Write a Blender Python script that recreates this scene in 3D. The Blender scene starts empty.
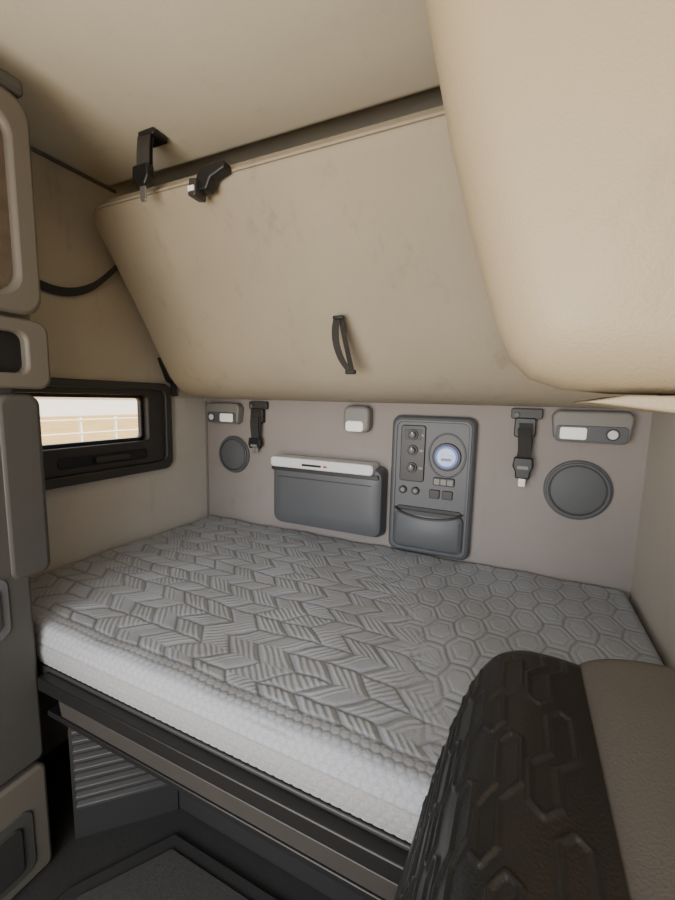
import bpy, bmesh, math, numpy as np
from mathutils import Vector, Matrix
C=bpy.context.scene.collection
def lin(c): 
    return tuple(((v/255)/12.92 if v/255<=.04045 else ((v/255+.055)/1.055)**2.4) for v in c)+(1,)
def mat(name,rgb,rough=.6,var=.08,vs=6,bump=0,bs=200,metal=0,spec=.5,emit=0,bump2=0,bs2=30,scuff=0):
    m=bpy.data.materials.new(name); m.use_nodes=True; nt=m.node_tree; b=nt.nodes["Principled BSDF"]
    c=lin(rgb)
    tc=nt.nodes.new("ShaderNodeTexCoord")
    n=nt.nodes.new("ShaderNodeTexNoise"); n.inputs["Scale"].default_value=vs; n.inputs["Detail"].default_value=5
    nt.links.new(tc.outputs["Object"],n.inputs["Vector"])
    mx=nt.nodes.new("ShaderNodeMix"); mx.data_type='RGBA'
    nt.links.new(n.outputs[0],mx.inputs[0])
    mx.inputs[6].default_value=tuple(v*(1-var) for v in c[:3])+(1,)
    mx.inputs[7].default_value=tuple(min(1,v*(1+var)) for v in c[:3])+(1,)
    col=mx.outputs[2]
    if scuff>0:
        mp=nt.nodes.new("ShaderNodeMapping"); mp.inputs["Scale"].default_value=(1,1,.35); nt.links.new(tc.outputs["Object"],mp.inputs[0])
        n3=nt.nodes.new("ShaderNodeTexNoise"); n3.inputs["Scale"].default_value=9; n3.inputs["Detail"].default_value=9; n3.inputs["Roughness"].default_value=.75
        nt.links.new(mp.outputs[0],n3.inputs["Vector"])
        cr=nt.nodes.new("ShaderNodeValToRGB"); cr.color_ramp.elements[0].position=.56; cr.color_ramp.elements[1].position=.75
        nt.links.new(n3.outputs[0],cr.inputs[0])
        mu=nt.nodes.new("ShaderNodeMath"); mu.operation='MULTIPLY'; mu.inputs[1].default_value=scuff; nt.links.new(cr.outputs[0],mu.inputs[0])
        m2=nt.nodes.new("ShaderNodeMix"); m2.data_type='RGBA'; nt.links.new(mu.outputs[0],m2.inputs[0]); nt.links.new(col,m2.inputs[6]); m2.inputs[7].default_value=lin((92,80,64))
        col=m2.outputs[2]
    nt.links.new(col,b.inputs["Base Color"])
    b.inputs["Roughness"].default_value=rough; b.inputs["Metallic"].default_value=metal
    b.inputs["Specular IOR Level"].default_value=spec
    prev=None
    for st,sc in ((bump2,bs2),(bump,bs)):
        if st>0:
            n2=nt.nodes.new("ShaderNodeTexNoise"); n2.inputs["Scale"].default_value=sc; n2.inputs["Detail"].default_value=3
            nt.links.new(tc.outputs["Object"],n2.inputs["Vector"])
            bp=nt.nodes.new("ShaderNodeBump"); bp.inputs["Strength"].default_value=st; bp.inputs["Distance"].default_value=.002
            nt.links.new(n2.outputs[0],bp.inputs["Height"])
            if prev: nt.links.new(prev.outputs[0],bp.inputs["Normal"])
            prev=bp
    if prev: nt.links.new(prev.outputs[0],b.inputs["Normal"])
    if emit:
        b.inputs["Emission Color"].default_value=c; b.inputs["Emission Strength"].default_value=emit
    return m
M={}
M['back']=mat("back_panel_fabric",(150,142,137),.85,.06,5,.25,350,scuff=.18)
M['leftlow']=mat("left_wall_lower_vinyl",(188,184,176),.7,.05,4,.3,260,scuff=.2)
M['leftup']=mat("left_wall_upper_vinyl",(176,167,148),.75,.06,4,.5,220,scuff=.3)
M['ceil']=mat("ceiling_headliner",(223,217,197),.8,.05,3,.2,300,scuff=.15)
M['bunk']=mat("bunk_vinyl",(160,151,132),.62,.08,3.5,.5,230,bump2=.3,bs2=14,scuff=.36)
M['bulge']=mat("overhead_vinyl",(166,152,125),.5,.07,3,.35,280,bump2=.4,bs2=9,scuff=.22)
M['right']=mat("right_wall_vinyl",(182,176,165),.7,.06,4,.2,250,scuff=.15)
M['cab']=mat("cabinet_beige_plastic",(98,93,84),.5,.04,5,.2,400,scuff=.15)
M['cabgrey']=mat("cabinet_grey_plastic",(72,71,68),.5,.05,5,.2,400,scuff=.1)
M['plast']=mat("grey_plastic",(88,90,93),.45,.05,8,.2,500)
M['plast2']=mat("light_grey_plastic",(128,126,121),.45,.05,8,.15,500)
M['ventp']=mat("vent_grey_plastic",(58,56,55),.5,.08,8,.15,500)
M['dark']=mat("dark_plastic",(54,52,51),.45,.08,8,.2,500)
M['black']=mat("black_plastic",(24,24,25),.4,.1,9)
M['belt']=mat("belt_webbing",(48,46,44),.75,.12,60,.4,600)
M['white']=mat("white_plastic",(225,226,226),.35,.02,8)
M['lens']=mat("lamp_lens",(238,238,230),.25,.02,8,emit=.25)
M['steel']=mat("brushed_steel",(170,168,162),.35,.15,20,metal=.8)
M['rail']=mat("bed_rail_metal",(60,57,54),.5,.2,12,metal=.1,bump=.2,bs=90)
M['grille']=mat("speaker_grille",(92,94,96),.6,.05,20)
M['floor']=mat("floor_rubber",(42,41,40),.7,.2,10,.5,120)
M['matc']=mat("floor_mat_carpet",(60,58,56),.95,.35,90,1.0,500)
M['base']=mat("bed_base_plastic",(38,37,36),.6,.1,8,.2,200)
M['mesh']=mat("mesh_pocket_brown",(84,72,58),.8,.4,25,.5,150)
M['seatgrey']=mat("seat_cloth_grey",(82,78,73),.75,.08,20,.3,400)
M['shell']=mat("seat_shell_black",(24,24,24),.42,.12,9,.3,350,spec=.45)
M['blue']=mat("gauge_blue_glow",(40,70,170),.3,.02,8,emit=.5)
M['screen']=mat("gauge_face",(150,180,215),.2,.2,60,emit=.3)
M['label']=mat("label_sticker",(235,235,235),.5,.02,10)
M['red']=mat("red_mark",(190,40,40),.5,.02,10)
M['ground']=mat("dry_ground",(190,150,84),.95,.35,.5,.3,4)
M['fence']=mat("white_fence_paint",(245,243,238),.6,.03,5)
M['strawstack']=mat("far_barn_wall",(225,222,214),.8,.06,3)

def finish(o,m=None,bev=0,seg=3,smooth=True,sub=0):
    C.objects.link(o)
    if m: o.data.materials.append(m)
    if bev>0:
        md=o.modifiers.new("bevel","BEVEL"); md.width=bev; md.segments=seg; md.limit_method='ANGLE'; md.angle_limit=math.radians(35)
        md.harden_normals=False
    if smooth:
        for p in o.data.polygons: p.use_smooth=True
        try:
            o.data.set_sharp_from_angle(angle=math.radians(40))
        except Exception: pass
    return o
def mesh(name,v,f,m=None,**k):
    me=bpy.data.meshes.new(name); me.from_pydata([tuple(a) for a in v],[],[tuple(a) for a in f])
    bm=bmesh.new(); bm.from_mesh(me); bmesh.ops.recalc_face_normals(bm,faces=bm.faces); bm.to_mesh(me); bm.free()
    return finish(bpy.data.objects.new(name,me),m,**k)
def par(o,p):
    if p: o.parent=p
    return o
def empty(name,loc=(0,0,0)):
    e=bpy.data.objects.new(name,None); e.empty_display_size=.05; C.objects.link(e); return e
def box(name,a,b,m,bev=0,parent=None,seg=3):
    x0,y0,z0=a;x1,y1,z1=b
    v=[(x,y,z) for x in(x0,x1) for y in(y0,y1) for z in(z0,z1)]
    f=[(0,1,3,2),(4,6,7,5),(0,4,5,1),(2,3,7,6),(0,2,6,4),(1,5,7,3)]
    return par(mesh(name,v,f,m,bev=bev,seg=seg),parent)
def prism(name,pts,axis,a,b,m,bev=0,parent=None,seg=3):
    n=len(pts)
    def P(p,t):
        if axis=='x': return (t,p[0],p[1])
        if axis=='y': return (p[0],t,p[1])
        return (p[0],p[1],t)
    v=[P(p,a) for p in pts]+[P(p,b) for p in pts]
    f=[tuple(range(n)),tuple(range(2*n-1,n-1,-1))]+[(i,(i+1)%n,n+(i+1)%n,n+i) for i in range(n)]
    return par(mesh(name,v,f,m,bev=bev,seg=seg),parent)
def rrect(x0,z0,x1,z1,r,n=6):
    out=[]
    for cx,cz,a0 in((x1-r,z1-r,0),(x0+r,z1-r,90),(x0+r,z0+r,180),(x1-r,z0+r,270)):
        for i in range(n+1):
            a=math.radians(a0+90*i/n); out.append((cx+r*math.cos(a),cz+r*math.sin(a)))
    return out
def rplate(name,x0,z0,x1,z1,r,ya,yb,m,bev=.003,parent=None,axis='y'):
    return prism(name,rrect(x0,z0,x1,z1,r),axis,ya,yb,m,bev,parent)
def ring(name,outer,inner,axis,a,b,m,bev=0,parent=None):
    n=len(outer)
    def P(p,t): 
        if axis=='x': return (t,p[0],p[1])
        if axis=='y': return (p[0],t,p[1])
        return (p[0],p[1],t)
    v=[P(p,a) for p in outer]+[P(p,a) for p in inner]+[P(p,b) for p in outer]+[P(p,b) for p in inner]
    f=[]
    for i in range(n):
        j=(i+1)%n
        f+=[(i,j,n+j,n+i),(2*n+i,3*n+i,3*n+j,2*n+j),(i,2*n+i,2*n+j,j),(n+i,n+j,3*n+j,3*n+i)]
    return par(mesh(name,v,f,m,bev=bev,seg=2),parent)
def cyl(name,c,r,d,m,axis='y',bev=0,parent=None,n=40):
    pts=[(c[0 if axis!='x' else 1]+r*math.cos(2*math.pi*i/n),(c[1] if axis=='z' else c[2])+r*math.sin(2*math.pi*i/n)) for i in range(n)]
    t=c[{'x':0,'y':1,'z':2}[axis]]
    return prism(name,pts,axis,t,t+d,m,bev,parent,seg=2)
def ribbon(name,pts,w,th,wdir,m,parent=None,res=6):
    pts=[Vector(p) for p in pts]; wd=Vector(wdir).normalized()
    P=[]
    for i in range(len(pts)-1):
        p0=pts[max(i-1,0)];p1=pts[i];p2=pts[i+1];p3=pts[min(i+2,len(pts)-1)]
        for k in range(res):
            t=k/res; P.append(.5*((2*p1)+(p2-p0)*t+(2*p0-5*p1+4*p2-p3)*t*t+(3*p1-p0-3*p2+p3)*t**3))
    P.append(pts[-1]); v=[];f=[]
    for i,p in enumerate(P):
        d=(P[min(i+1,len(P)-1)]-P[max(i-1,0)]).normalized(); nn=d.cross(wd).normalized()
        for sw,sn in((-1,-1),(1,-1),(1,1),(-1,1)): v.append(p+wd*sw*w/2+nn*sn*th/2)
    for i in range(len(P)-1):
        for k in range(4): f.append((i*4+k,i*4+(k+1)%4,(i+1)*4+(k+1)%4,(i+1)*4+k))
    f.append((0,1,2,3)); L=(len(P)-1)*4; f.append((L+3,L+2,L+1,L))
    return par(mesh(name,v,f,m),parent)

# ---------------- room shell ----------------
FZ=-.74; YF=-2.3; CZ=1.5
box("wall_back",(0,0,FZ),(2,.06,1.60),M['back'])
wl=empty("wall_left")
WY0,WY1,WZ0,WZ1=-.99,-.30,.35,.69
SZ=.655
box("lower_panel_below_window",(-.06,YF,FZ),(0,0.06,WZ0),M['leftlow'],parent=wl)
box("lower_panel_behind",(-.06,WY1,WZ0),(0,.06,SZ),M['leftlow'],parent=wl)
box("lower_panel_front",(-.06,YF,WZ0),(0,WY0,SZ),M['leftlow'],parent=wl)
box("upper_panel_behind",(-.06,WY1,SZ),(0,.06,WZ1),M['leftup'],parent=wl)
box("upper_panel_front",(-.06,YF,SZ),(0,WY0,WZ1),M['leftup'],parent=wl)
box("upper_panel",(-.06,YF,WZ1),(0,.06,CZ+.14),M['leftup'],parent=wl)
box("wall_right",(2,YF,FZ),(2.06,.06,CZ+.14),M['right'])
box("floor",(-.06,YF,FZ-.05),(2.06,.06,FZ),M['floor'])
prism("ceiling",[(YF,CZ),(-.545,CZ),(-.53,CZ+.003),(-.515,CZ+.012),(-.47,1.56),(-.3,1.595),(.0,1.595),(.0,1.66),(YF,1.66)],'x',0,2,M['ceil'])  # lip and raised recess added so the strip above the bunk falls dark
box("trim_1",(0.0,-1.0,CZ-.012),(.012,-.5,CZ),M['cab'],bev=.003)
ribbon("trim_2",[(.006,-.003,-.1),(.006,-.003,.3),(.006,-.003,.64)],.012,.008,(1,0,0),M['plast2'])
# window
w=empty("window_1")
ring("frame_outer",rrect(-1.0,.31,-.262,.722,.045),rrect(-.965,.35,-.30,.69,.035),'x',-.005,.03,M['dark'],.006,w)
ring("frame_inner",rrect(-.967,.348,-.298,.692,.035),rrect(-.93,.455,-.385,.665,.02),'x',-.035,.012,M['dark'],.004,w)
ring("sash",rrect(-.932,.453,-.383,.667,.02),rrect(-.915,.47,-.40,.65,.015),'x',-.045,-.02,M['black'],.003,w)
rplate("lever_recess",-.80,.375,-.40,.42,.015,-.03,.016,M['black'],.003,w,axis='x')
rplate("lever",-.66,.385,-.50,.41,.012,.012,.03,M['dark'],.003,w,axis='x')
gl=bpy.data.materials.new("window_glass"); gl.use_nodes=True; nt=gl.node_tree; nt.nodes.clear()
tr=nt.nodes.new("ShaderNodeBsdfTransparent"); gs=nt.nodes.new("ShaderNodeBsdfGlossy"); gs.inputs["Roughness"].default_value=.02
ms=nt.nodes.new("ShaderNodeMixShader"); ms.inputs[0].default_value=.04; oo=nt.nodes.new("ShaderNodeOutputMaterial")
nt.links.new(tr.outputs[0],ms.inputs[1]); nt.links.new(gs.outputs[0],ms.inputs[2]); nt.links.new(ms.outputs[0],oo.inputs[0])
box("glass",(-.036,-.918,.467),(-.032,-.397,.653),gl,parent=w)

# ---------------- mattress ----------------
def smooth(t): t=np.clip(t,0,1); return t*t*(3-2*t)
def hexpat(X,Y,R):
    s3=math.sqrt(3)
    q=(s3/3*X-Y/3)/R; r=(2/3*Y)/R
    xs=q; zs=r; ys=-xs-zs
    rx=np.round(xs);ry=np.round(ys);rz=np.round(zs)
    dx=abs(rx-xs);dy=abs(ry-ys);dz=abs(rz-zs)
    c1=(dx>dy)&(dx>dz); c2=(~c1)&(dy>dz); c3=~(c1|c2)
    rx=np.where(c1,-ry-rz,rx); rz=np.where(c3,-rx-ry,rz)
    cx=R*s3*(rx+rz/2); cy=R*1.5*rz
    u=X-cx; v=Y-cy
    dd=[]
    for k in range(6):
        a=math.radians(60*k); dd.append(R*s3/2-(u*math.cos(a)+v*math.sin(a)))
    return np.minimum.reduce(dd)
def hsh(a,b,c): 
    t=np.sin(a*12.9898+b*78.233+c*37.719)*43758.5453; return t-np.floor(t)
def mattress():
    x0,x1=.012,1.988; yb=-.008; yf=-1.09; T=.115; r=.028
    side=np.linspace(0,1,34)
    py=[];pz=[];ny=[];nz=[]
    for t in side[:-1]:
        z=-T+t*(T-r); bul=.008*math.sin(math.pi*t); py.append(yf-bul+.004);pz.append(z);ny.append(-1);nz.append(0)
    for a in np.linspace(0,90,12):
        ar=math.radians(a); py.append(yf+.004+r-r*math.cos(ar)); pz.append(-r+r*math.sin(ar)); ny.append(-math.cos(ar)); nz.append(math.sin(ar))
    top=np.linspace(yf+.004+r,yb-.02,440)[1:]
    for y in top: py.append(y);pz.append(0);ny.append(0);nz.append(1)
    for a in np.linspace(0,90,8)[1:]:
        ar=math.radians(a); py.append(yb-.02+.02*math.sin(ar)); pz.append(-.02+.02*math.cos(ar)); ny.append(math.sin(ar)); nz.append(math.cos(ar))
    py.append(yb);pz.append(-T);ny.append(1);nz.append(0)
    py,pz,ny,nz=map(np.array,(py,pz,ny,nz))
    arc=np.concatenate([[0],np.cumsum(np.hypot(np.diff(py),np.diff(pz)))])
    xs=[x0];xd=[-T]
    for a in np.linspace(0,90,9):
        ar=math.radians(a); xs.append(x0+.03-.03*math.cos(ar)); xd.append(-.03+.03*math.sin(ar))
    for xx in np.linspace(x0+.03,x1-.03,780)[1:]: xs.append(xx);xd.append(0)
    for a in np.linspace(0,90,9)[1:]:
        ar=math.radians(a); xs.append(x1-.03+.03*math.sin(ar)); xd.append(-.03+.03*math.cos(ar))
    xs.append(x1);xd.append(-T)
    xs=np.array(xs);xd=np.array(xd)
    X,Y=np.meshgrid(xs,py,indexing='ij'); A=np.meshgrid(xs,arc,indexing='ij')[1]
    Z=np.maximum(xd[:,None]+pz[None,:],-T)
    NY=np.broadcast_to(ny,X.shape);NZ=np.broadcast_to(nz,X.shape)
    wx=X+.006*np.sin(Y*17)+.003*np.sin(Y*11+X*17)+.0015*np.sin(Y*90+X*40); wy=Y+.005*np.sin(X*9)+.0015*np.sin(X*83)
    # elongated nested hexagons (right part)
    d=hexpat(wy/1.5,wx,.050); nested=abs(d-.016)
    hexm=-.0024*np.exp(-(d/.0036)**2)-.0016*np.exp(-(nested/.0032)**2)+.0010*smooth(d/.018)
    # zigzag / chevron maze (left and middle)
    HP=.062                                  # half period of the zigzag along the bed depth
    ph=wy/HP; row=np.floor(ph); fr=ph-row
    up=(row%2==0); zig=np.where(up,fr,1-fr)*HP
    t=wx-zig*.95
    W=.098; col=np.floor(t/W); tf=t-col*W
    dcol=np.minimum(tf,W-tf)*.725
    drow=np.minimum(fr,1-fr)*HP
    rowid=np.where(fr<.5,row,row+1)
    keep=hsh(col,rowid,1)>.45
    e=np.minimum(dcol,np.where(keep,drow,1e9))
    h1=hsh(col,row,7)
    # nested zigzag lines in most cells, cross hatch in some
    l1=np.cos(tf/W*2*math.pi*5)
    s=wx+np.where(up,1,-1)*wy
    l2=np.cos(s*.72/.0145*2*math.pi)
    half=tf<W*.5
    hat=np.where(h1<.42,l1,np.where(h1<.62,np.where(half,l1,0),np.where(h1<.82,l2*.9,np.where(half,0,l1))))
    fade=smooth(e/.005)
    zz=-.0030*np.exp(-(e/.0038)**2)+.0009*smooth(e/.016)+.0010*hat*fade
    rf=smooth((X-1.02+.35*Y)/.22)
    main=zz*(1-rf)+hexm*rf
    d2=hexpat(X,A,.0125)
    hc=-.0016*np.exp(-(d2/.0028)**2)+.0006
    bandpos=.105+.045
    wband=1-smooth((A-(bandpos+.012))/.006)
    seam=np.exp(-((A-(bandpos+.015))/.004)**2)
    seam2=np.exp(-((A-(T-.055))/.005)**2)
    hgt=main*(1-wband)+hc*wband-.0020*seam-.0035*seam2
    big=.0035*np.sin(X*5.1+1)*np.sin(Y*6.3)+.0025*np.sin(X*13+Y*9)+.0015*np.sin(X*31-Y*23)
    top=(NZ>.5)
    hgt=hgt+np.where(top,big,0)
    endf=smooth(np.minimum(X-x0,x1-X)/.02)
    hgt=hgt*endf
    YY=Y+NY*hgt; ZZ=Z+NZ*hgt
    n,m_=X.shape
    V=np.stack([X,YY,ZZ],-1).reshape(-1,3)
    idx=np.arange(n*m_).reshape(n,m_)
    F=np.stack([idx[:-1,:-1],idx[1:,:-1],idx[1:,1:],idx[:-1,1:]],-1).reshape(-1,4)
    me=bpy.data.meshes.new("mattress"); me.vertices.add(len(V)); me.vertices.foreach_set("co",V.ravel())
    me.loops.add(F.size); me.loops.foreach_set("vertex_index",F.ravel().astype(np.int32))
    me.polygons.add(len(F)); me.polygons.foreach_set("loop_start",np.arange(0,F.size,4,dtype=np.int32)); me.polygons.foreach_set("loop_total",np.full(len(F),4,dtype=np.int32))
    me.update(calc_edges=True)
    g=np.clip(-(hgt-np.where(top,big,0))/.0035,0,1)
    at=me.attributes.new("groove_shade","FLOAT","POINT"); at.data.foreach_set("value",g.ravel().astype(np.float32))
    at=me.attributes.new("side","FLOAT","POINT"); at.data.foreach_set("value",(1-smooth((A-T+.055)/.01)).ravel().astype(np.float32))
    me.polygons.foreach_set("use_smooth",np.ones(len(F),dtype=bool))
    o=bpy.data.objects.new("mattress",me); C.objects.link(o)
    m=bpy.data.materials.new("quilted_knit"); m.use_nodes=True; nt=m.node_tree; b=nt.nodes["Principled BSDF"]
    b.inputs["Roughness"].default_value=.8; b.inputs["Sheen Weight"].default_value=.1
    a1=nt.nodes.new("ShaderNodeAttribute"); a1.attribute_name="groove_shade"; a2=nt.nodes.new("ShaderNodeAttribute"); a2.attribute_name="side"
    tc=nt.nodes.new("ShaderNodeTexCoord"); nz_=nt.nodes.new("ShaderNodeTexNoise"); nz_.inputs["Scale"].default_value=420; nz_.inputs["Detail"].default_value=2
    nt.links.new(tc.outputs["Object"],nz_.inputs["Vector"])
    def mix(fac,A_,B_):
        x=nt.nodes.new("ShaderNodeMix"); x.data_type='RGBA'
        nt.links.new(fac,x.inputs[0])
        for s,q in((6,A_),(7,B_)):
            if isinstance(q,tuple): x.inputs[s].default_value=q
            else: nt.links.new(q,x.inputs[s])
        return x.outputs[2]
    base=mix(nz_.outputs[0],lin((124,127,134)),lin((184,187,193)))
    shaded=mix(a1.outputs["Fac"],base,lin((118,121,128)))  # shade in the quilting grooves is mixed into the colour
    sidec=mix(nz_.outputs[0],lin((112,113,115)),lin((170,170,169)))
    fin=mix(a2.outputs["Fac"],shaded,sidec)
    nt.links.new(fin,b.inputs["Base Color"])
    bp=nt.nodes.new("ShaderNodeBump"); bp.inputs["Strength"].default_value=.4; bp.inputs["Distance"].default_value=.001
    nt.links.new(nz_.outputs[0],bp.inputs["Height"]); nt.links.new(bp.outputs[0],b.inputs["Normal"])
    me.materials.append(m)
    return o
mattress()

# ---------------- bed platform ----------------
bpf=empty("bed_platform")
box("deck",(0.002,-1.09,-.15),(1.998,-.002,-.120),M['dark'],.004,bpf)
prism("front_rail",[(-1.12,-.128),(-1.09,-.128),(-1.085,-.14),(-1.085,-.165),(-1.12,-.168)],'x',.41,1.998,M['black'],.004,bpf)
prism("metal_rail",[(-1.118,-.170),(-1.08,-.170),(-1.08,-.222),(-1.112,-.222)],'x',.50,1.998,M['rail'],.003,bpf)
prism("lower_lip",[(-1.115,-.223),(-1.06,-.223),(-1.06,-.245),(-1.115,-.240)],'x',.44,1.998,M['black'],.003,bpf)
prism("base_riser",[(.62,-.83),(1.998,-.83),(1.998,-.78),(.62,-.78)],'z',FZ+.001,-.152,M['base'],.004,bpf)
vt=empty("floor_vent")
A0=Vector((.405,-1.045,0)); A1=Vector((.625,-.835,0)); dr=(A1-A0).normalized(); nr=Vector((dr.y,-dr.x,0))
def vpoly(name,z0,z1,out,m):
    a=A0+dr*.012; b=A1-dr*.012
    v=[]
    for P_ in(a,b):
        v+=[(P_.x,P_.y,z0),(P_.x,P_.y,z1),(P_.x+nr.x*out,P_.y+nr.y*out,(z0+z1)/2+.004),(P_.x+nr.x*out,P_.y+nr.y*out,(z0+z1)/2-.006)]
    mesh(name,v,[(0,1,2,3),(7,6,5,4),(0,4,5,1),(1,5,6,2),(2,6,7,3),(3,7,4,0)],m,bev=.002,seg=2).parent=vt
bk=[A0,A1,A1-nr*.02,A0-nr*.02]
prism("panel",[(p.x,p.y) for p in bk],'z',FZ+.001,-.155,M['base'],0,vt)
for i in range(12): vpoly("slat_%d"%i,-.630+i*.032,-.630+i*.032+.026,.014,M['ventp'])
fm=empty("floor_mat")
prism("rubber_border",[(.50,-1.9),(.52,-1.14),(.68,-.90),(1.3,-.90),(1.40,-1.1),(1.40,-1.9)],'z',FZ+.001,FZ+.012,M['floor'],.004,fm)
prism("carpet",[(.55,-1.88),(.57,-1.14),(.71,-.94),(1.22,-.94),(1.32,-1.12),(1.34,-1.88)],'z',FZ+.0125,FZ+.018,M['matc'],.002,fm)

# ---------------- upper bunk ----------------
ub=empty("upper_bunk")
prof=[(-.672,1.345),(-.668,1.325),(-.655,1.305),(-.50,1.055),(-.43,.93),(-.37,.825),(-.32,.75),(-.27,.702),(-.20,.672),(-.10,.658),(-.002,.655),
      (-.002,.75),(-.18,.765),(-.25,.83),(-.40,1.09),(-.56,1.36),(-.60,1.385),(-.645,1.378)]
xs=[.085,.10,.13]+list(np.linspace(.2,1.85,24))+[1.9,1.93,1.95]
n=len(prof)
V=[];F=[]
for i,x in enumerate(xs):
    e=min(x-.085,1.95-x); ins=.0 if e>.04 else .03*(1-math.sqrt(max(0,1-(1-e/.04)**2)))
    for k,(y,z) in enumerate(prof):
        yy,zz=y,z
        if ins and y<-.6: zz-=ins*1.2; yy+=ins*.7
        sag=0
        if 2<=k<=8: sag=.006*math.sin(x*7+1)*math.sin(k*1.1)
        V.append((x,min(yy-sag*.4,-.002) if k<=10 else yy,zz-sag*.3))
for i in range(len(xs)-1):
    for k in range(n): F.append((i*n+k,i*n+(k+1)%n,(i+1)*n+(k+1)%n,(i+1)*n+k))
F.append(tuple(range(n))); L=(len(xs)-1)*n; F.append(tuple(range(L+n-1,L-1,-1)))
par(mesh("pad",V,F,M['bunk'],bev=.006,seg=2),ub)
ribbon("edge_piping",[(x,-.676,1.338) for x in np.linspace(.13,1.92,12)],.006,.005,(0,0,1),M['bunk'],ub,2)

# ---------------- overhead cabinet (right) ----------------
oc=empty("overhead_cabinet")
ol=[(1.365,1.498),(1.40,1.33),(1.445,1.16),(1.486,.99),(1.515,.89),(1.54,.81),(1.557,.76),(1.575,.725),(1.60,.700),(1.64,.686),(1.70,.680),(1.998,.678),(1.998,1.498)]
def offs(pts,d):
    n=len(pts);out=[]
    for i,(x,z) in enumerate(pts):
        a=Vector(pts[i-1]);b=Vector(pts[i]);c=Vector(pts[(i+1)%n])
        if i==0: a=b+(b-c)
        t=(c-a); t.normalize(); nx,nz=-t.y,t.x
        xx,zz=x+nx*d,z+nz*d
        if x>1.99: xx=x; zz=z+(d if z<1 else 0)
        if z>1.49: zz=z; xx=x+(d if x<1.99 else 0)
        out.append((xx,zz))
    return out
V=[];F=[];n=len(ol)
lay=[(-1.196,.066),(-1.185,.042),(-1.168,.022),(-1.148,.008),(-1.125,0),(-1.05,0),(-.99,.004),(-.97,.02)]
first=offs(ol,.066)
cxx,czz=1.85,1.25
for s,y in ((.25,-1.222),(.5,-1.218),(.75,-1.210)):
    for p in first:
        x=cxx+(p[0]-cxx)*s if p[0]<1.99 else p[0]; z=czz+(p[1]-czz)*s if p[1]<1.49 else p[1]
        V.append((x,y,z))
for y,d in lay:
    for p in offs(ol,d): V.append((p[0],y,p[1]))
NL=len(lay)+3
for j in range(NL-1):
    for i in range(n): F.append((j*n+i,j*n+(i+1)%n,(j+1)*n+(i+1)%n,(j+1)*n+i))
F.append(tuple(range(n))); L=(NL-1)*n; F.append(tuple(range(L+n-1,L-1,-1)))
par(mesh("padded_door",V,F,M['bulge']),oc)
prism("bottom_trim",[(1.66,.668),(1.70,.676),(1.998,.676),(1.998,.655),(1.75,.657)],'y',-1.17,-.99,M['bulge'],.004,oc)

# ---------------- storage cabinet (left) ----------------
sc=empty("storage_cabinet")
CX=.40
box("upper_body",(.002,-1.95,.69),(CX-.03,-1.045,1.43),M['cab'],.01,sc)
ring("mesh_pocket_frame",rrect(-1.94,.865,-1.03,1.40,.05),rrect(-1.9,.915,-1.085,1.345,.06),'x',CX-.035,CX,M['cab'],.012,sc)
rplate("mesh_pocket",-1.92,.90,-1.065,1.36,.04,CX-.035,CX-.022,M['mesh'],.002,sc,axis='x')
ring("cubby_frame",rrect(-1.94,.675,-1.022,.855,.03),rrect(-1.9,.715,-1.08,.82,.025),'x',CX-.035,CX+.002,M['cab'],.008,sc)
rplate("cubby_recess",-1.92,.70,-1.06,.83,.02,CX-.034,CX-.024,M['black'],.002,sc,axis='x')
box("top_cap",(.002,-1.95,1.40),(CX+.002,-1.04,1.44),M['cabgrey'],.012,sc)
box("lower_body",(.002,-1.95,FZ+.001),(CX-.03,-1.10,.685),M['cabgrey'],.008,sc)
rplate("corner_pad",-1.16,.16,-1.055,.66,.03,CX-.03,CX+.006,M['cabgrey'],.014,sc,axis='x')
rplate("tall_door",-1.93,-.385,-1.11,.64,.02,CX-.032,CX+.002,M['cabgrey'],.008,sc,axis='x')
rplate("door_latch_recess",-1.34,.02,-1.165,.19,.03,CX,CX+.006,M['plast'],.003,sc,axis='x')
rplate("door_latch",-1.32,.045,-1.185,.165,.02,CX+.003,CX+.011,M['dark'],.003,sc,axis='x')
rplate("drawer",-1.93,FZ+.004,-1.11,-.40,.02,CX-.032,CX+.008,M['cab'],.01,sc,axis='x')
rplate("drawer_latch_recess",-1.40,-.70,-1.155,-.50,.03,CX+.006,CX+.012,M['cabgrey'],.004,sc,axis='x')
rplate("drawer_latch",-1.37,-.675,-1.185,-.53,.02,CX+.009,CX+.018,M['dark'],.004,sc,axis='x')

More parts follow.
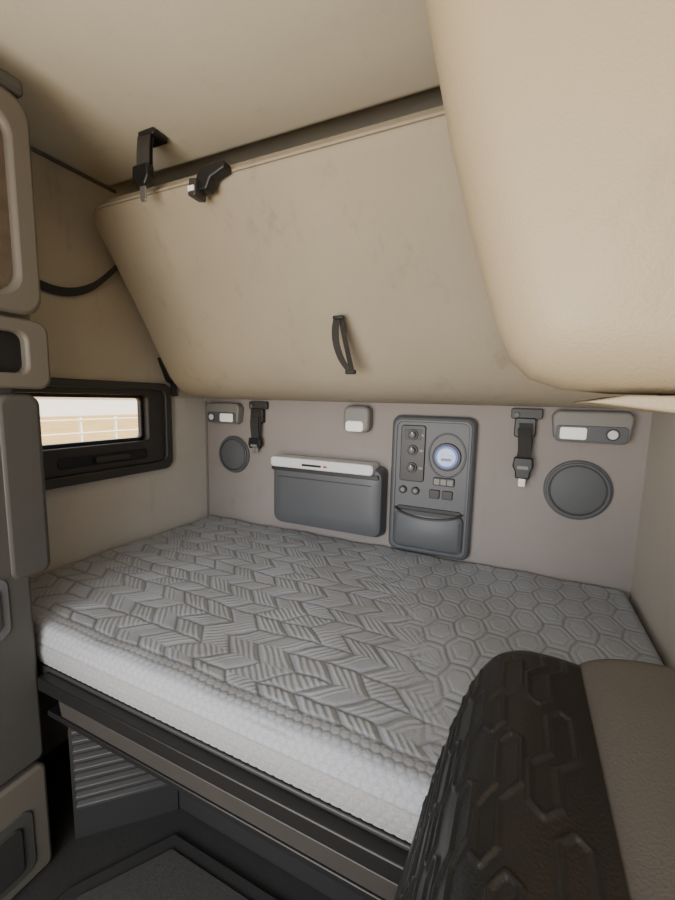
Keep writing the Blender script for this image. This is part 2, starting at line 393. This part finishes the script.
# ---------------- back wall fixtures ----------------
def speaker(x,z,r=.105):
    s=empty("speaker")
    cyl("bezel",(x,-.014,z),r,.0125,M['plast'],'y',.004,s,56)
    R=22;N=72;r0=.03
    V=[(x,-.0250,z)];F=[]
    for i in range(1,R+1):
        rr=r*.84*i/R
        for k in range(N):
            a=2*math.pi*(k+.5*(i%2))/N; amp=smooth((i-3)/5.)
            y=-.0252+.009*(i/R)**2+float(amp)*(-.0014 if (i%2)==(k%2) else .0006)
            V.append((x+rr*math.cos(a),y,z+rr*math.sin(a)))
    for k in range(N): F.append((0,1+k,1+(k+1)%N))
    for i in range(R-1):
        for k in range(N): F.append((1+i*N+k,1+(i+1)*N+k,1+(i+1)*N+(k+1)%N,1+i*N+(k+1)%N))
    par(mesh("grille",V,F,M['grille']),s)
    ring("rim",[(x+r*.93*math.cos(t*math.pi/28),z+r*.93*math.sin(t*math.pi/28)) for t in range(56)],[(x+r*.84*math.cos(t*math.pi/28),z+r*.84*math.sin(t*math.pi/28)) for t in range(56)],'y',-.024,-.012,M['plast'],.003,s)
    ring("groove",[(x+r*.845*math.cos(t*math.pi/28),z+r*.845*math.sin(t*math.pi/28)) for t in range(56)],[(x+r*.80*math.cos(t*math.pi/28),z+r*.80*math.sin(t*math.pi/28)) for t in range(56)],'y',-.0225,-.012,M['dark'],.001,s)
    return s
speaker(.20,.36,.10); speaker(1.80,.350,.112)
def readlamp(x0,x1,z0,z1,lensx,btnx):
    s=empty("reading_lamp")
    pts=[(x0+.015,z0+.012),(x0+.03,z0),(x1-.03,z0),(x1-.012,z0+.012),(x1-.004,z1-.02),(x1-.02,z1),(x0+.02,z1),(x0+.004,z1-.02)]
    prism("housing",pts,'y',-.05,-.001,M['plast2'],.012,s,4)
    rplate("face",x0+.02,z0+.006,x1-.02,z0+.062,.012,-.054,-.045,M['plast'],.002,s)
    rplate("lens",lensx-.042,z0+.012,lensx+.042,z0+.055,.008,-.058,-.05,M['lens'],.002,s)
    cyl("button",(btnx,-.060,z0+.034),.016,.012,M['white'],'y',.003,s,24)
    cyl("button_ring",(btnx,-.0565,z0+.034),.021,.006,M['dark'],'y',.001,s,24)
    return s
readlamp(.04,.27,.525,.635,.19,.09); readlamp(1.69,1.95,.53,.645,1.765,1.885)
dl=empty("wall_lamp")
prism("housing",rrect(.86,.52,.985,.64,.03),'y',-.06,-.001,M['plast2'],.014,dl)
rplate("lens",.875,.525,.96,.572,.015,-.066,-.055,M['lens'],.004,dl)
def wallbelt(x,zt,zb):
    s=empty("seat_belt")
    rplate("anchor_plate",x-.055,zt-.045,x+.055,zt-.005,.008,-.022,-.001,M['dark'],.003,s)
    rplate("bracket",x-.04,zt-.115,x+.035,zt-.04,.01,-.03,-.001,M['black'],.004,s)
    cyl("bolt",(x-.035,-.03,zt-.03),.011,.01,M['plast'],'y',.002,s,16)
    ribbon("webbing",[(x,-.03,zt-.06),(x+.005,-.036,zt-.12),(x,-.035,zt-.20)],.048,.004,(1,0,0),M['belt'],s)
    ribbon("webbing_fold",[(x-.005,-.040,zt-.08),(x+.0,-.05,zt-.13),(x+.004,-.042,zt-.21)],.046,.004,(1,.1,0),M['belt'],s)
    prism("buckle",[(x-.032,zt-.19),(x+.032,zt-.19),(x+.036,zt-.225),(x+.028,zt-.245),(x+.026,zb+.02),(x-.024,zb+.02),(x-.026,zt-.245),(x-.036,zt-.225)],'y',-.055,-.028,M['black'],.005,s)
    rplate("buckle_slot",x-.02,zt-.235,x+.02,zt-.222,.004,-.057,-.05,M['plast2'],.001,s)
    rplate("tongue",x-.012,zb-.012,x+.014,zb+.03,.005,-.046,-.04,M['steel'],.001,s)
    return s
wallbelt(.365,.652,.395); wallbelt(1.61,.652,.36)

sp=empty("wall_storage_pocket")
def loft(name,secs,m,parent,bev=0):
    n=len(secs[0][1]);V=[];F=[]
    for y,o in secs:
        for p in o: V.append((p[0],y,p[1]))
    for j in range(len(secs)-1):
        for i in range(n): F.append((j*n+i,j*n+(i+1)%n,(j+1)*n+(i+1)%n,(j+1)*n+i))
    F.append(tuple(range(n))); L=(len(secs)-1)*n; F.append(tuple(range(L+n-1,L-1,-1)))
    return par(mesh(name,V,F,m,bev=bev,seg=2),parent)
loft("bin",[(-.001,rrect(.50,.045,1.065,.37,.03)),(-.05,rrect(.50,.05,1.065,.37,.035)),(-.08,rrect(.505,.06,1.06,.365,.045)),(-.092,rrect(.52,.085,1.045,.345,.045)),(-.095,rrect(.56,.13,1.0,.30,.04))],M['plast'],sp)
rplate("lid_strip",.505,.340,1.03,.388,.018,-.112,-.02,M['white'],.006,sp)
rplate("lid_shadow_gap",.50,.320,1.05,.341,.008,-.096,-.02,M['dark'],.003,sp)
rplate("label",.68,.355,.78,.365,.002,-.1135,-.111,M['black'],.0003,sp)
rplate("label_red",.79,.356,.81,.364,.002,-.1135,-.111,M['red'],.0003,sp)
rplate("crease",.54,.290,1.02,.294,.0018,-.0962,-.07,M['dark'],.001,sp)
cp=empty("control_panel")
loft("panel",[(-.001,rrect(1.085,.005,1.435,.605,.035)),(-.025,rrect(1.085,.005,1.435,.605,.035)),(-.04,rrect(1.095,.015,1.425,.595,.035))],M['plast'],cp,.004)
ring("raised_edge",rrect(1.10,.02,1.42,.59,.03),rrect(1.112,.032,1.408,.578,.025),'y',-.044,-.035,M['plast'],.003,cp)
rplate("switch_plate",1.13,.325,1.235,.565,.012,-.048,-.035,M['black'],.003,cp)
rplate("switch_display",1.148,.505,1.218,.548,.004,-.0495,-.047,M['dark'],.001,cp)
for z in(.525,.46,.385):
    cyl("knob_base_%d"%int(z*1000),(1.183,-.054,z),.022,.01,M['dark'],'y',.002,cp,28)
    cyl("knob_%d"%int(z*1000),(1.183,-.07,z),.014,.018,M['plast'],'y',.004,cp,28)
    rplate("knob_mark_%d"%int(z*1000),1.181,z+.002,1.185,z+.013,.001,-.0715,-.069,M['label'],.0002,cp)
    rplate("scale_mark_%d"%int(z*1000),1.212,z-.006,1.228,z+.004,.001,-.0488,-.047,M['plast2'],.0002,cp)
cyl("gauge_housing",(1.325,-.048,.440),.058,.012,M['black'],'y',.003,cp,48)
cyl("gauge_ring",(1.325,-.052,.440),.047,.006,M['blue'],'y',.001,cp,48)
cyl("gauge_face",(1.325,-.055,.440),.038,.005,M['screen'],'y',.001,cp,48)
rplate("gauge_display",1.298,.417,1.352,.450,.006,-.0575,-.054,M['label'],.0005,cp)
rplate("gauge_digits",1.305,.425,1.345,.436,.002,-.0585,-.057,M['blue'],.0003,cp)
ring("gauge_shroud",[(1.325+.078*math.cos(t),.445+.095*math.sin(t)) for t in np.linspace(0,2*math.pi,41)[:-1]],[(1.325+.070*math.cos(t),.445+.087*math.sin(t)) for t in np.linspace(0,2*math.pi,41)[:-1]],'y',-.044,-.036,M['plast'],.003,cp)
rplate("button_block",1.275,.318,1.362,.352,.005,-.05,-.038,M['black'],.002,cp)
for i in range(3): rplate("button_%d"%i,1.28+i*.027,.323,1.303+i*.027,.347,.003,-.054,-.045,M['plast2'],.001,cp)
for i,x in enumerate((1.135,1.19)): 
    cyl("socket_%d"%i,(x+.012,-.05,.285),.017,.012,M['black'],'y',.003,cp,24)
    cyl("socket_cap_%d"%i,(x+.012,-.053,.285),.009,.012,M['plast2'],'y',.002,cp,24)
for i,x in enumerate((1.262,1.315)): rplate("outlet_%d"%i,x,.262,x+.042,.298,.004,-.05,-.038,M['black'],.002,cp)
loft("pocket",[(-.03,rrect(1.115,.035,1.405,.20,.03)),(-.055,rrect(1.115,.035,1.405,.20,.03)),(-.068,rrect(1.13,.05,1.39,.185,.03))],M['plast'],cp,.003)
ribbon("pocket_lip",[(1.118,-.052,.205),(1.17,-.07,.185),(1.26,-.078,.176),(1.35,-.07,.185),(1.402,-.052,.205)],.008,.010,(0,0,1),M['dark'],cp)
rplate("pocket_opening",1.125,.188,1.395,.215,.01,-.046,-.03,M['black'],.002,cp)

# ---------------- straps on bunk / ceiling ----------------
ps=empty("pull_strap")
ribbon("webbing_front",[(1.012,-.462,.940),(1.008,-.470,.90),(1.012,-.468,.85),(1.024,-.448,.80),(1.045,-.432,.765)],.024,.003,(1,.5,0),M['belt'],ps)
ribbon("webbing_return",[(1.024,-.460,.940),(1.034,-.456,.88),(1.046,-.440,.81),(1.055,-.430,.765)],.024,.003,(1,-.6,0),M['belt'],ps)
box("anchor",(.997,-.472,.930),(1.035,-.452,.942),M['black'],.003,ps)
box("loop_end",(1.030,-.436,.752),(1.068,-.417,.768),M['belt'],.006,ps)
cb=empty("ceiling_belt")
box("anchor",(.415,-.725,1.478),(.485,-.665,1.499),M['black'],.006,cb)
ribbon("webbing",[(.445,-.71,1.48),(.444,-.716,1.44),(.443,-.718,1.38)],.05,.005,(1,0,0),M['belt'],cb)
ribbon("webbing_fold",[(.450,-.728,1.475),(.461,-.742,1.43),(.447,-.734,1.38)],.048,.005,(1,.15,0),M['belt'],cb)
prism("buckle",[(.410,1.388),(.476,1.388),(.479,1.352),(.463,1.325),(.429,1.325),(.407,1.352)],'y',-.746,-.716,M['black'],.006,cb)
rplate("tongue",.433,1.280,.457,1.33,.008,-.738,-.732,M['steel'],.001,cb)
bl=empty("bunk_latch")
zz=-.032
prism("bracket",[(.645,1.315+zz),(.685,1.315+zz),(.70,1.345+zz),(.755,1.362+zz),(.75,1.385+zz),(.67,1.385+zz),(.645,1.36+zz)],'y',-.715,-.676,M['black'],.006,bl)
prism("hook",[(.625,1.300+zz),(.655,1.295+zz),(.66,1.345+zz),(.632,1.35+zz)],'y',-.73,-.680,M['dark'],.005,bl)
rplate("label",.630,1.310+zz,.654,1.325+zz,.002,-.733,-.729,M['label'],.0005,bl)
ss=empty("bunk_support_strap")
ribbon("webbing",[(.004,-1.0,1.12),(.01,-.85,1.055),(.015,-.74,1.04),(.03,-.64,1.08),(.066,-.555,1.175)],.032,.004,(.3,0,1),M['belt'],ss)
ribbon("webbing_lower",[(.066,-.55,1.18),(.078,-.50,1.12),(.08,-.47,1.07)],.03,.004,(0,.6,1),M['belt'],ss)
s2=empty("bunk_hinge_strap")
ribbon("webbing",[(.06,-.36,.93),(.062,-.32,.84),(.05,-.27,.76),(.02,-.24,.69),(.006,-.22,.665)],.035,.005,(0,1,.1),M['belt'],s2)
prism("buckle",[(-.345,.84),(-.305,.85),(-.255,.75),(-.265,.72),(-.30,.735)],'x',.03,.068,M['black'],.005,s2)

# ---------------- seat (right foreground) ----------------
st=empty("truck_seat")
dz=-.004
sec=[(1.448,-.333),(1.453,-.217),(1.470,-.091),(1.492,.016),(1.511,.106),(1.530,.190),(1.548,.262),(1.571,.322),(1.598,.352),(1.640,.358),(1.680,.354)]
sec=[(a,b+dz) for a,b in sec]
def seatgrid(sec,name,m,pattern,Y0=-1.15,Y1=-1.75,ns=440,ny=460,cen=(1.65,-.05),r=.06):
    sec=np.array(sec,float)
    L=np.concatenate([[0],np.cumsum(np.hypot(*np.diff(sec,axis=0).T))]); tt=np.linspace(0,L[-1],ns)
    sx=np.interp(tt,L,sec[:,0]); sz=np.interp(tt,L,sec[:,1])
    hw=max(4,int(ns*.035))
    def sm(a): 
        k=np.ones(2*hw+1)/(2*hw+1)
        p=np.concatenate([2*a[0]-a[hw:0:-1],a,2*a[-1]-a[-2:-hw-2:-1]]); return np.convolve(p,k,'valid')
    sx,sz=sm(sx),sm(sz)
    tx=np.gradient(sx);tz=np.gradient(sz);l=np.hypot(tx,tz);nx,nz=-tz/l,tx/l
    ys=[];sh=[]
    for a in np.linspace(0,90,24): ar=math.radians(a); ys.append(Y0-r+r*math.cos(ar)) ; sh.append(r*(1-math.sin(ar)))
    for y in np.linspace(Y0-r,Y1,ny)[1:]: ys.append(y);sh.append(0)
    ys=np.array(ys);sh=np.array(sh)
    S,Yg=np.meshgrid(tt,ys,indexing='ij')
    H=pattern(S,Yg,L[-1]) if pattern else 0*S
    D=H-sh[None,:]
    X=sx[:,None]+nx[:,None]*D; Z=sz[:,None]+nz[:,None]*D
    n,mm=X.shape; V=np.stack([X,Yg,Z],-1).reshape(-1,3)
    idx=np.arange(n*mm).reshape(n,mm); F=np.stack([idx[:-1,:-1],idx[1:,:-1],idx[1:,1:],idx[:-1,1:]],-1).reshape(-1,4)
    V=V.tolist();F=F.tolist()
    c=len(V); V.append((cen[0],Y0,cen[1])); 
    for i in range(n-1): F.append((c,int(idx[i+1,0]),int(idx[i,0])))
    me=bpy.data.meshes.new(name); me.from_pydata(V,[],F)
    for p in me.polygons: p.use_smooth=True
    me.materials.append(m); o=bpy.data.objects.new(name,me); C.objects.link(o); o.parent=st
    return o
def shellpat(S,Y,L):
    # moulded outlines of Z-shaped bars, tiled and staggered
    a=L-S; b=-Y
    shp=[(0,0),(.010,-.008),(.022,.004),(.022,.050),(.040,.068),(.040,.106),(.030,.116),(.018,.104),(.018,.066),(0,.048)]
    pa,pb=.046,.128
    D=np.full(S.shape,1e9)
    aa=a-.018
    col=np.floor(aa/pa)
    for dc in (-1,0,1):
        c=col+dc; ua=aa-c*pa
        bb=b-c*.043
        row=np.floor(bb/pb)
        for drr in (-1,0,1):
            ub_=bb-(row+drr)*pb
            for i in range(len(shp)):
                p=shp[i];q=shp[(i+1)%len(shp)]
                ex,ey=q[0]-p[0],q[1]-p[1]
                t=np.clip(((ua-p[0])*ex+(ub_-p[1])*ey)/(ex*ex+ey*ey),0,1)
                D=np.minimum(D,np.hypot(ua-p[0]-t*ex,ub_-p[1]-t*ey))
    line=1-smooth((D-.0012)/.0020)
    edge=smooth((S-.02)/.01)*smooth((a-.014)/.004)*smooth((-1.175-Y)/.008)*smooth((.42-a)/.05)
    return .0026*line*edge
seatgrid(sec,"back_shell",M['shell'],shellpat,r=.03)
sec2=[(1.655,.28),(1.664,.33),(1.682,.350),(1.716,.362),(1.76,.368),(1.81,.366),(1.855,.346),(1.88,.30),(1.893,.2),(1.90,.07),(1.905,-.1),(1.905,-.4)]
sec2=[(a,b+.006) for a,b in sec2]
seatgrid(sec2,"cushion",M['seatgrey'],None,Y0=-1.145,ns=120,ny=60,cen=(1.69,-.05),r=.03)
box("seat_base",(1.46,-1.73,FZ+.001),(1.90,-1.18,-.30),M['dark'],.03,st)

# ---------------- outside ----------------
mesh("ground",[(-60,-60,-2.1),(60,-60,-2.1),(60,60,-2.1),(-60,60,-2.1)],[(0,1,2,3)],M['ground'])
fn=empty("fence")
for i in range(40):
    y=-14+i*1.0; box("post_%d"%i,(-9.04,y-.02,-2.1),(-8.96,y+.02,.05),M['fence'],parent=fn)
for k,z in enumerate((0,-.35,-.75)): box("rail_%d"%k,(-8.95,-14,z-.013),(-8.92,26,z+.013),M['fence'],parent=fn)
bn=empty("barn")
box("walls",(-58,-10,-2.1),(-50,58,1.2),M['strawstack'],parent=bn)
mesh("roof",[(-59,-11,1.2),(-49,-11,1.2),(-54,-11,3),(-59,59,1.2),(-49,59,1.2),(-54,59,3)],[(0,1,2),(3,5,4),(0,3,4,1),(1,4,5,2),(0,2,5,3)],M['strawstack']).parent=bn

# ---------------- light ----------------
wd=bpy.data.worlds.new("sky"); bpy.context.scene.world=wd; wd.use_nodes=True
bg=wd.node_tree.nodes["Background"]; bg.inputs[0].default_value=(.88,.94,1,1); bg.inputs[1].default_value=2.5
sd=bpy.data.lights.new("sun","SUN"); sd.energy=9; sd.angle=.02; sd.color=(1,.97,.92); so=bpy.data.objects.new("sun",sd); C.objects.link(so)
so.rotation_euler=Vector((-.6,-.35,-.75)).to_track_quat('-Z','Y').to_euler()
def area(name,loc,tgt,sx,sy,e,col):
    l=bpy.data.lights.new(name,"AREA"); l.shape='RECTANGLE'; l.size=sx; l.size_y=sy; l.energy=e; l.color=col
    o=bpy.data.objects.new(name,l); C.objects.link(o); o.location=loc
    o.rotation_euler=(Vector(tgt)-Vector(loc)).to_track_quat('-Z','Y').to_euler(); return o
area("windshield_fill",(.9,-3.0,.30),(.9,0,1.0),1.9,.9,58,(.98,.985,1.0))  # added area lamp standing in for windshield light, tilted up to brighten the ceiling

# ---------------- camera ----------------
ps_,p,r=.4314,.1252,.0225
f=Vector((-math.sin(ps_)*math.cos(p),math.cos(ps_)*math.cos(p),-math.sin(p))); ri=Vector((math.cos(ps_),math.sin(ps_),0)); up=ri.cross(f)
r2=ri*math.cos(r)+up*math.sin(r); u2=-ri*math.sin(r)+up*math.cos(r)
cd=bpy.data.cameras.new("camera"); co=bpy.data.objects.new("camera",cd); C.objects.link(co)
co.matrix_world=Matrix(((r2.x,u2.x,-f.x,1.595),(r2.y,u2.y,-f.y,-1.7061),(r2.z,u2.z,-f.z,.6639),(0,0,0,1)))
cd.sensor_fit='VERTICAL'; cd.sensor_height=24; cd.lens=398.1458/900*24; cd.clip_start=.01
bpy.context.scene.camera=co
